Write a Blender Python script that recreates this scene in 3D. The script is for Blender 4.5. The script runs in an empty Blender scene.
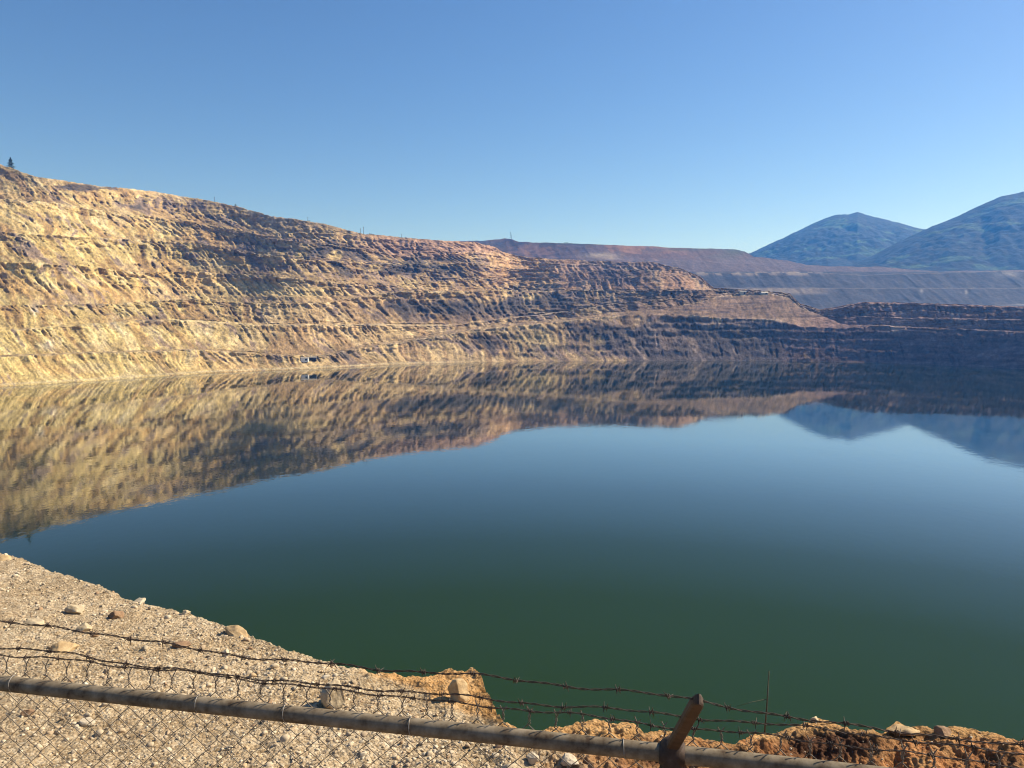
import bpy, math, random
import numpy as np
from mathutils import Vector, Matrix

R_ = math.radians
random.seed(7)
scene = bpy.context.scene
col = scene.collection

# ------------------------------------------------------------------ camera
F = 804.0            # focal length in pixels of a 1024 wide picture
HZ = 319.0           # row of the true horizon
H = 60.0             # eye height above the lake
PITCH = math.atan((384.0 - HZ) / F)
CP, SP = math.cos(PITCH), math.sin(PITCH)

cam_d = bpy.data.cameras.new('camera')
cam_d.sensor_width = 36.0
cam_d.lens = 36.0 * F / 1024.0
cam_d.clip_start = 0.05
cam_d.clip_end = 60000.0
cam = bpy.data.objects.new('camera', cam_d)
cam.location = (0, 0, H)
cam.rotation_euler = (math.pi / 2 - PITCH, 0, 0)
col.objects.link(cam)
scene.camera = cam


def elev(px, py):
    v = (384.0 - py) / F
    return (v * CP - SP) / (CP + v * SP)


def xratio(px, e):
    v = (e * CP + SP) / (CP - e * SP)
    return ((px - 512.0) / F) / (CP + v * SP)


def at(px, py, Y):
    """the point seen at a pixel, Y metres ahead of the viewing stand"""
    e = elev(px, py)
    return np.array([xratio(px, e) * Y, Y, H + e * Y])


def to_pix(X, Y, Z):
    zc = Y * CP - (Z - H) * SP
    yc = Y * SP + (Z - H) * CP
    return 512 + F * X / zc, 384 - F * yc / zc


# ------------------------------------------------------------------ noise
_rng = np.random.RandomState(11)
_perm = _rng.permutation(256)
_perm = np.concatenate([_perm, _perm, _perm])
_g = _rng.normal(size=(256, 3))
_g /= np.linalg.norm(_g, axis=1)[:, None]


def perlin(x, y, z=0.0):
    x, y, z = np.broadcast_arrays(np.asarray(x, float), np.asarray(y, float), np.asarray(z, float))
    xi = np.floor(x).astype(int); yi = np.floor(y).astype(int); zi = np.floor(z).astype(int)
    xf, yf, zf = x - xi, y - yi, z - zi
    u = xf * xf * xf * (xf * (xf * 6 - 15) + 10)
    v = yf * yf * yf * (yf * (yf * 6 - 15) + 10)
    w = zf * zf * zf * (zf * (zf * 6 - 15) + 10)
    xi &= 255; yi &= 255; zi &= 255
    out = 0
    for dx in (0, 1):
        for dy in (0, 1):
            for dz in (0, 1):
                h = _perm[_perm[_perm[xi + dx] + yi + dy] + zi + dz]
                g = _g[h]
                d = g[..., 0] * (xf - dx) + g[..., 1] * (yf - dy) + g[..., 2] * (zf - dz)
                wt = (u if dx else 1 - u) * (v if dy else 1 - v) * (w if dz else 1 - w)
                out = out + d * wt
    return out * 1.5


def fbm(x, y, z=0.0, oct=4, gain=0.5):
    a, f, o = 1.0, 1.0, 0
    for i in range(oct):
        o = o + a * perlin(x * f + 17.3 * i, y * f + 5.1 * i, np.asarray(z) * f + 3.7 * i)
        a *= gain; f *= 2.03
    return o


def ss(a, b, x):
    t = np.clip((x - a) / (b - a), 0, 1)
    return t * t * (3 - 2 * t)


def line(pts):
    p = np.array(pts, float)
    return lambda x: np.interp(x, p[:, 0], p[:, 1])


# ------------------------------------------------------------------ objects
def tag(o, label=None, cat=None, group=None, kind=None):
    if label: o['label'] = label
    if cat: o['category'] = cat
    if group: o['group'] = group
    if kind: o['kind'] = kind
    return o


def raw_mesh(name, verts, faces, mat, smooth=False, parent=None, colors=None, cname='geo'):
    verts = np.asarray(verts, np.float32)
    me = bpy.data.meshes.new(name)
    if isinstance(faces, np.ndarray):
        n = faces.shape[1]
        me.vertices.add(len(verts)); me.vertices.foreach_set('co', verts.ravel())
        me.loops.add(faces.size); me.loops.foreach_set('vertex_index', faces.astype(np.int32).ravel())
        me.polygons.add(len(faces))
        me.polygons.foreach_set('loop_start', np.arange(0, faces.size, n, dtype=np.int32))
        me.polygons.foreach_set('loop_total', np.full(len(faces), n, np.int32))
        me.update(calc_edges=True)
    else:
        me.from_pydata([tuple(map(float, v)) for v in verts], [], faces)
        me.update()
    me.validate()
    if smooth:
        me.polygons.foreach_set('use_smooth', np.ones(len(me.polygons), bool))
    if colors is not None:
        c = np.ones((len(verts), 4), np.float32)
        c[:, :colors.shape[1]] = colors
        a = me.color_attributes.new(cname, 'FLOAT_COLOR', 'POINT')
        a.data.foreach_set('color', c.ravel())
    me.materials.append(mat)
    o = bpy.data.objects.new(name, me)
    col.objects.link(o)
    if parent is not None: o.parent = parent
    return o


def grid_faces(nr, nc):
    i = np.arange(nr * nc).reshape(nr, nc)
    return np.stack([i[:-1, :-1], i[:-1, 1:], i[1:, 1:], i[1:, :-1]], -1).reshape(-1, 4)


def empty(name, loc, rz=0):
    o = bpy.data.objects.new(name, None)
    o.location = loc; o.rotation_euler = (0, 0, rz)
    o.empty_display_size = 0.2
    col.objects.link(o)
    return o


class MB:
    """collects tubes, boxes and prisms into one mesh"""
    def __init__(s): s.v = []; s.f = []; s.n = 0

    def add(s, v, f):
        s.v.append(np.asarray(v, float)); s.f += [tuple(int(i) + s.n for i in q) for q in f]; s.n += len(v)

    def tube(s, pts, r, sides=8, cap=True, up=None):
        p = np.asarray(pts, float); n = len(p)
        r = np.broadcast_to(np.asarray(r, float), (n,))
        t = np.gradient(p, axis=0); t /= np.linalg.norm(t, axis=1)[:, None] + 1e-12
        ref = np.array([0, 0, 1.0]) if abs(t[0][2]) < 0.9 else np.array([1.0, 0, 0])
        nrm = np.cross(t[0], ref); nrm /= np.linalg.norm(nrm)
        vs = []
        for i in range(n):
            nrm = nrm - t[i] * nrm.dot(t[i]); nrm /= np.linalg.norm(nrm) + 1e-12
            b = np.cross(t[i], nrm)
            a = np.arange(sides) * 2 * math.pi / sides
            vs.append(p[i] + r[i] * (np.cos(a)[:, None] * nrm + np.sin(a)[:, None] * b))
        fs = []
        for i in range(n - 1):
            for k in range(sides):
                k2 = (k + 1) % sides
                fs.append((i * sides + k, i * sides + k2, (i + 1) * sides + k2, (i + 1) * sides + k))
        if cap:
            fs.append(tuple(range(sides - 1, -1, -1)))
            fs.append(tuple((n - 1) * sides + k for k in range(sides)))
        s.add(np.concatenate(vs), fs)

    def box(s, c, d, rot=None):
        c = np.asarray(c, float); d = np.asarray(d, float) / 2
        q = np.array([[x, y, z] for x in (-1, 1) for y in (-1, 1) for z in (-1, 1)], float) * d
        if rot is not None: q = q @ np.asarray(rot).T
        s.add(q + c, [(0, 1, 3, 2), (4, 6, 7, 5), (0, 4, 5, 1), (2, 3, 7, 6), (0, 2, 6, 4), (1, 5, 7, 3)])

    def build(s, name, mat, parent=None, smooth=False):
        return raw_mesh(name, np.concatenate(s.v), s.f, mat, smooth, parent)


# ------------------------------------------------------------------ materials
def new_mat(name):
    m = bpy.data.materials.new(name); m.use_nodes = True
    nt = m.node_tree
    return m, nt, nt.nodes['Principled BSDF']


def nd(nt, t, **kw):
    n = nt.nodes.new(t)
    for k, v in kw.items():
        if k in n.inputs: n.inputs[k].default_value = v
        else: setattr(n, k, v)
    return n


def ramp(nt, stops):
    n = nt.nodes.new('ShaderNodeValToRGB')
    el = n.color_ramp.elements
    while len(el) > 1: el.remove(el[0])
    el[0].position = stops[0][0]; el[0].color = (*stops[0][1], 1)
    for p, c in stops[1:]:
        e = el.new(p); e.color = (*c, 1)
    return n


def mul(nt, a, b, fac=1.0):
    m = nt.nodes.new('ShaderNodeMix'); m.data_type = 'RGBA'; m.blend_type = 'MULTIPLY'
    m.inputs[0].default_value = fac
    nt.links.new(a, m.inputs[6]); nt.links.new(b, m.inputs[7])
    return m.outputs[2]


def mat_terrain(name, s1, s2, bump, rough=0.95, lo=0.72, hi=1.22):
    m, nt, b = new_mat(name)
    a = nd(nt, 'ShaderNodeVertexColor', layer_name='geo')
    g = nd(nt, 'ShaderNodeNewGeometry')
    n1 = nd(nt, 'ShaderNodeTexNoise', Scale=s1, Detail=6.0, Roughness=0.65)
    n2 = nd(nt, 'ShaderNodeTexNoise', Scale=s2, Detail=4.0, Roughness=0.7)
    nt.links.new(g.outputs['Position'], n1.inputs['Vector'])
    nt.links.new(g.outputs['Position'], n2.inputs['Vector'])
    r1 = ramp(nt, [(0.3, (lo, lo, lo)), (0.7, (hi, hi, hi))])
    nt.links.new(n1.outputs['Fac'], r1.inputs['Fac'])
    r2 = ramp(nt, [(0.3, (lo, lo, lo)), (0.7, (hi, hi, hi))])
    nt.links.new(n2.outputs['Fac'], r2.inputs['Fac'])
    c = mul(nt, mul(nt, a.outputs['Color'], r1.outputs['Color']), r2.outputs['Color'])
    nt.links.new(c, b.inputs['Base Color'])
    b.inputs['Roughness'].default_value = rough
    b.inputs['Specular IOR Level'].default_value = 0.15
    bp = nd(nt, 'ShaderNodeBump', Strength=1.0, Distance=bump)
    nt.links.new(n1.outputs['Fac'], bp.inputs['Height'])
    nt.links.new(bp.outputs['Normal'], b.inputs['Normal'])
    return m


def mat_noise(name, stops, scale, bump=0.0, rough=0.9, metal=0.0, detail=5.0, spec=0.3, obj=True):
    m, nt, b = new_mat(name)
    tc = nd(nt, 'ShaderNodeTexCoord')
    n = nd(nt, 'ShaderNodeTexNoise', Scale=scale, Detail=detail, Roughness=0.65)
    nt.links.new(tc.outputs['Object'], n.inputs['Vector'])
    r = ramp(nt, stops)
    nt.links.new(n.outputs['Fac'], r.inputs['Fac'])
    nt.links.new(r.outputs['Color'], b.inputs['Base Color'])
    b.inputs['Roughness'].default_value = rough
    b.inputs['Metallic'].default_value = metal
    b.inputs['Specular IOR Level'].default_value = spec
    if bump:
        bp = nd(nt, 'ShaderNodeBump', Strength=1.0, Distance=bump)
        nt.links.new(n.outputs['Fac'], bp.inputs['Height'])
        nt.links.new(bp.outputs['Normal'], b.inputs['Normal'])
    return m


M_wall = mat_terrain('pit_rock', 0.12, 0.6, 2.0, lo=.66, hi=1.28)
M_far = mat_terrain('far_rock', 0.03, 0.12, 3.0, lo=0.8, hi=1.15)
M_hill = mat_terrain('forest_hill', 0.012, 0.05, 12.0, lo=0.7, hi=1.25)

# ------------------------------------------------------------------ terrain sheets
SUN_AZ, SUN_EL = R_(69), R_(38)

COLS = np.concatenate([np.linspace(-620, -62, 120), np.linspace(-60, 1084, 1500), np.linspace(1088, 1800, 130)])


def profile(cols, start, segs, seed, jit=1.0, conc=line([(-620, .5), (0, .5), (420, .42), (560, .06), (1800, .0)])):
    """per column (Y, Z) points going up the slope. start = (Y, Z) arrays;
    segs = (line, tan, tread width, rows, jitter). Returns Y, Z, riser t, bench id (rows x cols)"""
    Y, Z = start
    Ys, Zs, Ts, Bs = [Y], [Z], [np.zeros_like(Y)], [np.zeros_like(Y)]
    cur = elev(cols, 0) * 0 + (Z - H) / Y
    for k, (ln, tan, w, rows, j) in enumerate(segs):
        py = ln(cols)
        s = cols * 1.0
        py = py + jit * j * (1.3 * perlin(s / 55, seed + k * 3.3) + 1.0 * perlin(s / 17, seed + k * 7.7 + .5) + 0.6 * perlin(s / 6, seed + k * 2.9 + .2))
        e = elev(cols, py)
        emin = (Z - H) / Y + 0.0002
        e = np.maximum(e, emin)
        tan = np.maximum(np.broadcast_to(tan(cols) if callable(tan) else tan, Y.shape), e + 0.05)
        Y1 = (Z - tan * Y - H) / (e - tan)
        Z1 = H + e * Y1
        for r in range(1, rows + 1):
            t = r / rows
            ty = t + conc(cols) * ((1 - (1 - t) ** 1.9) - t)
            Ys.append(Y + (Y1 - Y) * ty); Zs.append(Z + (Z1 - Z) * t)
            Ts.append(np.full_like(Y, t)); Bs.append(np.full_like(Y, k))
        w = np.broadcast_to(w(cols) if callable(w) else w, Y.shape)
        w = w * np.clip(0.85 + 1.1 * perlin(s / 210, seed + k * 1.7 + 9), .12, 1.9)
        nt_ = 4
        for r in range(1, nt_ + 1):
            t = r / nt_
            Ys.append(Y1 + w * t); Zs.append(Z1 + w * t * 0.012)
            Ts.append(np.full_like(Y, 1 + t)); Bs.append(np.full_like(Y, k))
        Y, Z = Y1 + w, Z1 + w * 0.012
    return [np.array(a) for a in (Ys, Zs, Ts, Bs)]


def sheet_xy(cols, Y, Z):
    e = (Z - H) / Y
    return xratio(cols[None, :], e) * Y


shore = line([(-620, 470), (-150, 400), (0, 386.5), (40, 384.5), (100, 380.5), (160, 376.5), (210, 373), (256, 371), (290, 370), (330, 368),
              (400, 364.5), (450, 363), (512, 361.5), (700, 360.5), (800, 361), (850, 362), (900, 363.5), (950, 365.5), (1024, 369), (1300, 386), (1800, 430)])
L1 = line([(-620, 430), (-150, 368), (0, 357), (100, 353), (200, 350), (290, 356), (321, 356), (360, 348), (412, 341), (464, 331), (512, 326.5), (562, 321.5),
           (612, 316), (662, 314), (700, 316), (720, 317.5), (779, 320), (801, 326), (845, 328.5), (880, 326), (940, 329), (1024, 332), (1300, 340), (1800, 350)])
L1b = line([(-620, 429), (-150, 367), (0, 356), (100, 352), (200, 349), (290, 355), (321, 354.5), (360, 346), (412, 338.5), (464, 328), (512, 323.5), (562, 319),
            (612, 313), (662, 309), (700, 302), (720, 296), (770, 293.5), (790, 298), (800, 308), (820, 315), (845, 325), (880, 325), (940, 328), (1024, 331), (1300, 339), (1800, 349)])
L2 = line([(-620, 370), (-150, 335), (0, 331), (100, 325), (169, 320), (255, 325), (380, 325.5), (455, 326), (490, 321), (512, 318), (562, 312), (612, 304), (662, 299),
           (700, 295), (740, 293), (770, 292.5), (790, 296.5), (800, 307), (820, 314), (845, 319), (864, 317), (900, 318), (1024, 320), (1300, 325), (1800, 330)])
L3 = line([(-620, 330), (-150, 304), (0, 306), (115, 304), (186, 299), (255, 304), (334, 302), (381, 294), (412, 291), (454, 291), (512, 289.5), (560, 291), (600, 291),
           (680, 290), (714, 290), (760, 292), (790, 295.5), (800, 306), (820, 312), (845, 307), (864, 303.5), (926, 305), (1024, 308), (1300, 310), (1800, 310)])
L4 = line([(-620, 280), (-150, 266), (0, 262), (71, 266), (135, 272), (203, 272), (255, 275), (308, 279), (339, 283), (386, 286), (420, 283), (460, 279), (512, 278),
           (545, 277), (565, 283), (580, 280), (640, 277), (680, 276), (700, 280), (714, 289.5), (760, 291.5), (790, 295), (800, 305.5), (820, 311.5), (845, 306.5), (864, 303), (926, 304.7), (1024, 307.7), (1800, 309.5)])
L5 = line([(-620, 230), (-150, 226), (0, 231), (100, 238), (200, 244), (300, 260), (345, 261), (394, 264), (444, 264), (477, 263), (512, 268), (545, 268), (560, 273), (580, 271),
           (640, 270), (680, 270), (700, 278), (714, 289), (760, 291), (790, 294.7), (800, 305), (820, 311), (845, 306), (864, 302.7), (926, 304.4), (1024, 307.4), (1800, 309)])
L6 = line([(-620, 170), (-150, 190), (0, 198), (55, 203), (109, 211), (200, 223), (300, 243), (331, 244), (387, 254), (412, 257), (444, 254), (477, 252), (500, 257),
           (520, 260), (549, 263), (580, 265), (640, 265), (665, 267), (680, 269), (700, 277), (714, 288.5), (760, 290.6), (790, 294.4), (800, 304.6), (820, 310.5), (845, 305.6), (864, 302.4), (926, 304.1), (1024, 307.1), (1800, 308.5)])
L7 = line([(-620, 120), (-150, 140), (-60, 153), (0, 164), (20, 171), (33, 176), (60, 180), (100, 186), (150, 191), (170, 194), (200, 199), (235, 206), (270, 216), (320, 223), (345, 229), (360, 233),
           (400, 237), (440, 240.5), (477, 242.5), (495, 247), (502, 252), (515, 254.5), (527, 257), (540, 257.5), (549, 259), (580, 260.5), (640, 261.5), (655, 262), (665, 265), (680, 268), (700, 276.5), (714, 288),
           (760, 290), (790, 294), (800, 304), (820, 310), (845, 305.3), (864, 302.1), (926, 303.8), (1024, 306.8), (1800, 308)])

tw = line([(-620, 60), (0, 66), (250, 92), (500, 105), (700, 70), (800, 25), (1024, 20), (1800, 20)])
tan_low = line([(-620, .8), (0, .8), (400, .8), (700, .8), (800, .9), (1800, .9)])
tan_mid = line([(-620, .85), (0, .85), (480, .85), (510, .6), (572, .52), (712, .52), (730, .8), (1800, .8)])


def foliation(X, Y, ref):
    """arc length of the foot point of each (X, Y) on the polyline ref, and the outward (lakeward) normal there"""
    d = np.diff(ref, axis=0); L = np.linalg.norm(d, axis=1)
    s = np.concatenate([[0], np.cumsum(L)])
    t = np.gradient(ref, axis=0); t /= np.linalg.norm(t, axis=1)[:, None]
    sh = X.shape
    P = np.stack([X.ravel(), Y.ravel()], 1)
    out = np.empty(len(P)); N = np.empty((len(P), 2))
    for a in range(0, len(P), 40000):
        q = P[a:a + 40000]
        dd = (q[:, None, 0] - ref[None, :, 0]) * t[None, :, 0] + (q[:, None, 1] - ref[None, :, 1]) * t[None, :, 1]
        i = np.argmax(dd < 0, axis=1)
        i = np.clip(i, 1, len(ref) - 1)
        ar = np.arange(len(q))
        d0 = dd[ar, i - 1]; d1 = dd[ar, i]
        f = np.clip(d0 / (d0 - d1 + 1e-9), 0, 1)
        out[a:a + 40000] = s[i - 1] + f * (s[i] - s[i - 1])
        tt = t[i - 1] * (1 - f[:, None]) + t[i] * f[:, None]
        N[a:a + 40000] = np.stack([tt[:, 1], -tt[:, 0]], 1)
    return out.reshape(sh), N.reshape(sh + (2,))


def blobs(px, py, lst):
    o = 0
    for cx, cy, rx, ry, a in lst:
        o = o + a * np.exp(-(((px - cx) / rx) ** 2 + ((py - cy) / ry) ** 2))
    return o


def mixc(c, new, w):
    return c + (np.array(new, float) - c) * np.clip(w, 0, 1)[..., None]


def build_pit():
    cols = COLS
    Y0 = H / (-elev(cols, shore(cols)))
    Yq = np.interp(np.linspace(-620, 1800, 900), cols, Y0)
    for _ in range(40):
        Yq[1:-1] = (Yq[:-2] + 2 * Yq[1:-1] + Yq[2:]) / 4
    Y0 = np.interp(cols, np.linspace(-620, 1800, 900), Yq)
    segs = [(L1, tan_low, line([(-620, 12), (250, 14), (600, 14), (700, 6), (1800, 10)]), 34, .6),
            (L1b, line([(-620, .3), (600, .3), (700, .34), (1800, .3)]), 6, 22, .25),
            (L2, tan_low, tw, 40, .6), (L3, tan_mid, tw, 40, .8), (L4, tan_mid, tw, 46, .9), (L5, tan_mid, tw, 50, 1.0),
            (L6, tan_mid, tw, 50, 1.0), (L7, tan_mid, 70, 50, .55)]
    Y, Z, T, B = profile(cols, (Y0, np.zeros_like(Y0)), segs, 2.0)
    # lake bed skirt below, plateau behind
    Y = np.vstack([Y[:1] - 25, Y[:1] - 4, Y, Y[-1:] + 250]); Z = np.vstack([Z[:1] - 6, Z[:1] - 1.5, Z, Z[-1:] - 8])
    T = np.vstack([T[:1], T[:1], T, T[-1:]]); B = np.vstack([B[:1], B[:1], B, B[-1:] + 1])
    X = sheet_xy(cols, Y, Z)
    px, py = to_pix(X, Y, Z)
    # smooth reference curve along the shore for fall-line coordinates
    rc = np.linspace(-620, 1800, 260)
    re = elev(rc, line([(-620, 470), (0, 386), (250, 371.5), (500, 362.3), (700, 361), (850, 363), (1024, 369), (1800, 430)])(rc))
    rY = H / (-re)
    for _ in range(14):
        rY[1:-1] = (rY[:-2] + rY[1:-1] * 2 + rY[2:]) / 4
    ref = np.stack([xratio(rc, -H / rY) * rY, rY], 1)
    s, N = foliation(X, Y, ref)
    ohill = ss(478, 505, px) * ss(578, 560, px) * ss(290, 282, py)
    # gullies run obliquely down the face
    s = 1.2 * (px - line([(-620, .85), (0, .85), (500, .75), (700, .6), (800, .35), (1024, .3), (1800, .3)])(px) * (py - 300))
    riser = np.where(T <= 1, 1.0, np.clip(1 - (T - 1) * 2.5, 0, 1))
    riser[:2] = 0
    right = ss(760, 860, px)
    # gullies along the fall line
    wob = 14 * perlin(s / 48, Z / 34, B * 1.9) + 2 * perlin(s / 21, Z / 17, B * 1.2)
    g1 = 1 - np.abs(perlin((s + wob) / 17, Z / 90, B * 2.37 + .5)) * 2.2
    g2 = 1 - np.abs(perlin((s + wob) / 7.5, Z / 45, B * 3.11 + .2)) * 2.0
    g3 = perlin((s + wob) / 4.6, Z / 36, B * 1.3)
    sc = 0.25 + 1.1 * ss(-.3, .4, perlin(s / 70, Z / 40, 4.4 + B * 2.6))
    prof = np.sin(np.clip(T, 0, 1) * math.pi) * .55 + .55 * np.clip(T, 0, 1) + .12
    crag = ss(.68, .82, T) * ss(1.6, 1.05, T)
    prof = np.where(T > 1, .67, prof)
    scl = np.clip(Y / 1000, .6, 2.0)
    smooth_dump = ss(552, 566, px) * ss(718, 700, px) * ss(291, 288, py)
    g1 = np.where(smooth_dump > .5, 1 - np.abs(perlin((s + .3 * wob) / 22, Z / 300, 7.7)) * 1.6, g1)
    disp = -(np.clip(g1, -.5, 1) ** 2 * 2.8 * sc + np.clip(g2, -.5, 1) * 2.4 * sc - g3 * 2.4) * prof * scl * (1 - .72 * ss(540, 680, px) * (py > 310)) * (1 - .5 * ohill)
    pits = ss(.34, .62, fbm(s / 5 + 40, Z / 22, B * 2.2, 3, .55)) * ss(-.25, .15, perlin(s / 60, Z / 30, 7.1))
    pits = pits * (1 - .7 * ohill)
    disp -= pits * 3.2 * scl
    disp += 1.2 * perlin(s / 60, Z / 6.5, 3.3) * scl
    rough = fbm(s / 15, Z / 9, B * 1.7, 5, .66)
    disp += rough * (2.2 + 1.6 * crag) * (1 - .75 * smooth_dump) * scl
    # narrow ledges cut into the faces
    wst = (.5 + .36 * ss(380, 560, px)) * ss(-.35, .3, perlin(px / 75, Z / 30, 8.8) + .25 * ss(450, 600, px)) * (B != 1) * (1 - smooth_dump)
    ph1 = Z / 13.5 + .7 * perlin(px / 95, Z / 60, 2.9) + .12 * perlin(px / 14, Z / 9, 5.9)
    disp += 9.5 * wst * (ph1 - np.floor(ph1) - .5) * scl * np.clip(Z / 8, 0, 1)
    # broad irregular slumps
    disp += 6 * perlin(s / 90, Z / 55, 12.3) * (1 - .5 * smooth_dump)
    disp *= np.where(B <= 2, .68, 1) * (1 - .7 * (B == 7) * ss(.6, .95, T))
    plat0 = ss(640, 700, px) * ss(840, 820, px) * (B == 1)
    ph2 = Z / 6.5 + .9 * perlin(px / 45, Z / 30, 6.1)
    disp += 9 * plat0 * (ph2 - np.floor(ph2) - .5) * ss(-.3, .3, perlin(px / 28, Z / 12, 1.1))
    disp *= riser * np.clip((Z + 1) / 6, 0.15, 1) * (1 - .3 * right) * np.where(B == 1, np.where(px > 640, .5, .22), 1)
    small = fbm(X / 9, Y / 9, Z / 9, 3, .6)
    Xd = X + N[..., 0] * disp; Yd = Y + N[..., 1] * disp
    Zd = Z + small * np.where(T > 1, .9, .7) * np.clip(Z / 5, .0, 1) * scl
    # ---- geology colours, plus painted shade in pits and along benches
    st = fbm((s + wob) / 15, Z / 120, B * 1.7 + 3, 4, .6)        # streaks
    st2 = fbm((s + wob) / 5, Z / 45, B * 2.3 + 8, 3, .6)
    big = fbm(px / 70, py / 26, 1.5, 3, .55)
    med = fbm((s + wob) / 34, Z / 26, 5.5, 4, .6)
    c = np.empty(X.shape + (3,)); c[:] = (.44, .335, .145)
    c = mixc(c, (.53, .44, .27), ss(.1, .55, st) * .5)
    c = mixc(c, (.29, .175, .075), ss(.0, .5, -st + .25 * big) * .8)
    c = mixc(c, (.47, .30, .12), ss(.1, .5, big) * .5 * ss(420, 200, px))
    c = mixc(c, (.38, .335, .28), .6 * ss(.3, .6, fbm(px / 40 + 9, py / 22, 4.4, 3)) * .35 * ss(350, 250, px))
    c = mixc(c, (.44, .42, .40), blobs(px, py, [(36, 312, 5, 8, .9), (52, 345, 12, 5, .6), (95, 345, 12, 4, .35), (118, 325, 8, 14, .35)]) * ss(-.3, .2, med))
    # reddish brown toward the middle and the upper slopes
    c = mixc(c, (.35, .235, .15), ss(120, 330, px) * .55 + .25 * ss(240, 190, py))
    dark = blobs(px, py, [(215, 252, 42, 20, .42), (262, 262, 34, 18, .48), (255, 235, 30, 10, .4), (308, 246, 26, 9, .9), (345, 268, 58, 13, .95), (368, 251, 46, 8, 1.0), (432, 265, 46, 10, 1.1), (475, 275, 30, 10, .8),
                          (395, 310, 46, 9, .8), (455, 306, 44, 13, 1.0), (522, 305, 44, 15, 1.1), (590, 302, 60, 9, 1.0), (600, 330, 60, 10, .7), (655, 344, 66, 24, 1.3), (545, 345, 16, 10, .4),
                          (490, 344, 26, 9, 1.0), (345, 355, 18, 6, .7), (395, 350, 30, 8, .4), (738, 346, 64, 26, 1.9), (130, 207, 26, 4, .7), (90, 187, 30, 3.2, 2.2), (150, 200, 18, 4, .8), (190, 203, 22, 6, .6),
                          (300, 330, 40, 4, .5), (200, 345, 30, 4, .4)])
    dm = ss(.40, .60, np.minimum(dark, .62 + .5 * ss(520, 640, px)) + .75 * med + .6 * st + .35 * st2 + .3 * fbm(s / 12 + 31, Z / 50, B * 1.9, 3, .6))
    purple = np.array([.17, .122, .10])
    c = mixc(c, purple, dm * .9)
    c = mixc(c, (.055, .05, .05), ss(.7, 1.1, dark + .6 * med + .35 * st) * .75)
    scree = ss(.5, .85, fbm(s / 13 + 70, Z / 55, 3.3, 3, .55) + .1) * ss(470, 560, px) * ss(840, 780, px)
    c = mixc(c, (.27, .20, .15), scree * .8)
    c = mixc(c, (.25, .175, .125), blobs(px, py, [(668, 336, 11, 9, 1.0), (645, 322, 12, 3, .5)]))
    # light yellow faces that stay free of the dark rock
    yel = blobs(px, py, [(300, 255, 9, 6, .9), (335, 256, 9, 6, .9), (375, 268, 10, 5, .9), (412, 283, 14, 5, 1.0), (300, 293, 60, 7, .9), (440, 294, 24, 5, .8), (235, 285, 40, 9, .8), (540, 338, 34, 12, .9), (598, 340, 16, 8, .5), (170, 265, 30, 10, .5), (530, 297, 12, 6, .8)])
    c = mixc(c, (.47, .35, .17), ss(.4, .8, yel + .35 * med) * .8)
    # salmon-pink overburden under the middle crest, orange hill at its right end
    pink = ss(330, 400, px) * ss(575, 530, px) * ss(258, 250, py + 6 * big)
    c = mixc(c, (.37, .225, .16), pink * .85)
    dm = dm * (1 - .7 * ohill)
    orange = ss(480, 505, px) * ss(575, 560, px) * ss(288, 280, py + 5 * med) * ss(248, 253, py)
    c = mixc(c, (.42, .26, .13), orange * .8)
    # waste dump
    c = mixc(c, (.39, .235, .14), smooth_dump * .92)
    c = mixc(c, (.17, .115, .095), .8 * smooth_dump * ss(.2, .6, blobs(px, py, [(618, 274, 30, 14, 1.0), (590, 265, 12, 5, .6)]) + .25 * st))
    c = mixc(c, (.46, .32, .19), smooth_dump * ss(.1, .4, st) * .6)
    # haul road and orange platform
    road = ((B == 1) | ((B == 0) & (T > 1)))
    c = mixc(c, (.27, .19, .12), road * .6 * ss(820, 800, px))
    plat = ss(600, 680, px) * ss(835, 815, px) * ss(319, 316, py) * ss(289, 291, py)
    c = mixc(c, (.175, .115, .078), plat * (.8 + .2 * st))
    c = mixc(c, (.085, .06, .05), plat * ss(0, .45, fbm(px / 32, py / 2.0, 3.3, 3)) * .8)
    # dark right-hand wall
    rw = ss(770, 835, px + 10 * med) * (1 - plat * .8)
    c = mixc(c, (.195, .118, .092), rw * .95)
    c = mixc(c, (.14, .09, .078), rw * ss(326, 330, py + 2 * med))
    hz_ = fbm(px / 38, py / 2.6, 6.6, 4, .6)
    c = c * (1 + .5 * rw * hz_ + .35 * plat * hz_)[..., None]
    pale = blobs(px, py, [(866, 312, 2.2, 2.5, 1), (952, 316, 1.5, 6, .95), (958.5, 316, 1.5, 6, .8), (895, 328, 9, 5, .55), (903, 311, 7, 6, .4), (880, 306, 12, 1.5, .6), (843, 305, 6, 2, .6)])
    c = mixc(c, (.34, .27, .21), rw * pale)
    c = mixc(c, c * .45, pits * .7)  # shade of the sunken pockets painted into the colour
    # brown bands paint shade under lips and at bench feet; pale lips
    bench_shade = np.maximum(ss(.74, .84, T) * ss(.99, .95, T) * ss(-.05, .35, st2 + .4 * med), .8 * ss(.42, .2, T)) * ss(-.25, .25, fbm(px / 24, B * 2.1, 7.2, 3))
    c = mixc(c, (.22, .145, .085), bench_shade * .45 * (1 - rw) * (B > 0))
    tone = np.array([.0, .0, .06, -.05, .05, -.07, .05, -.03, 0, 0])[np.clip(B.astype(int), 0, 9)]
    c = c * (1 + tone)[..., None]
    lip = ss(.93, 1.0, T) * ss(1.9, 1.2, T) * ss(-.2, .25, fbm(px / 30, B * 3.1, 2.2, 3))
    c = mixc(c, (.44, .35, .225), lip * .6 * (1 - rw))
    strata = perlin(px / 60, T * 5 + B * 3.7, 1.3) + .6 * perlin(px / 25, T * 11 + B * 5.1, 4.3)
    c = c * (1 + .27 * np.clip(strata, -1, 1) * ss(60, 260, px) * (1 - plat) * (1 - smooth_dump))[..., None]
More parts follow.
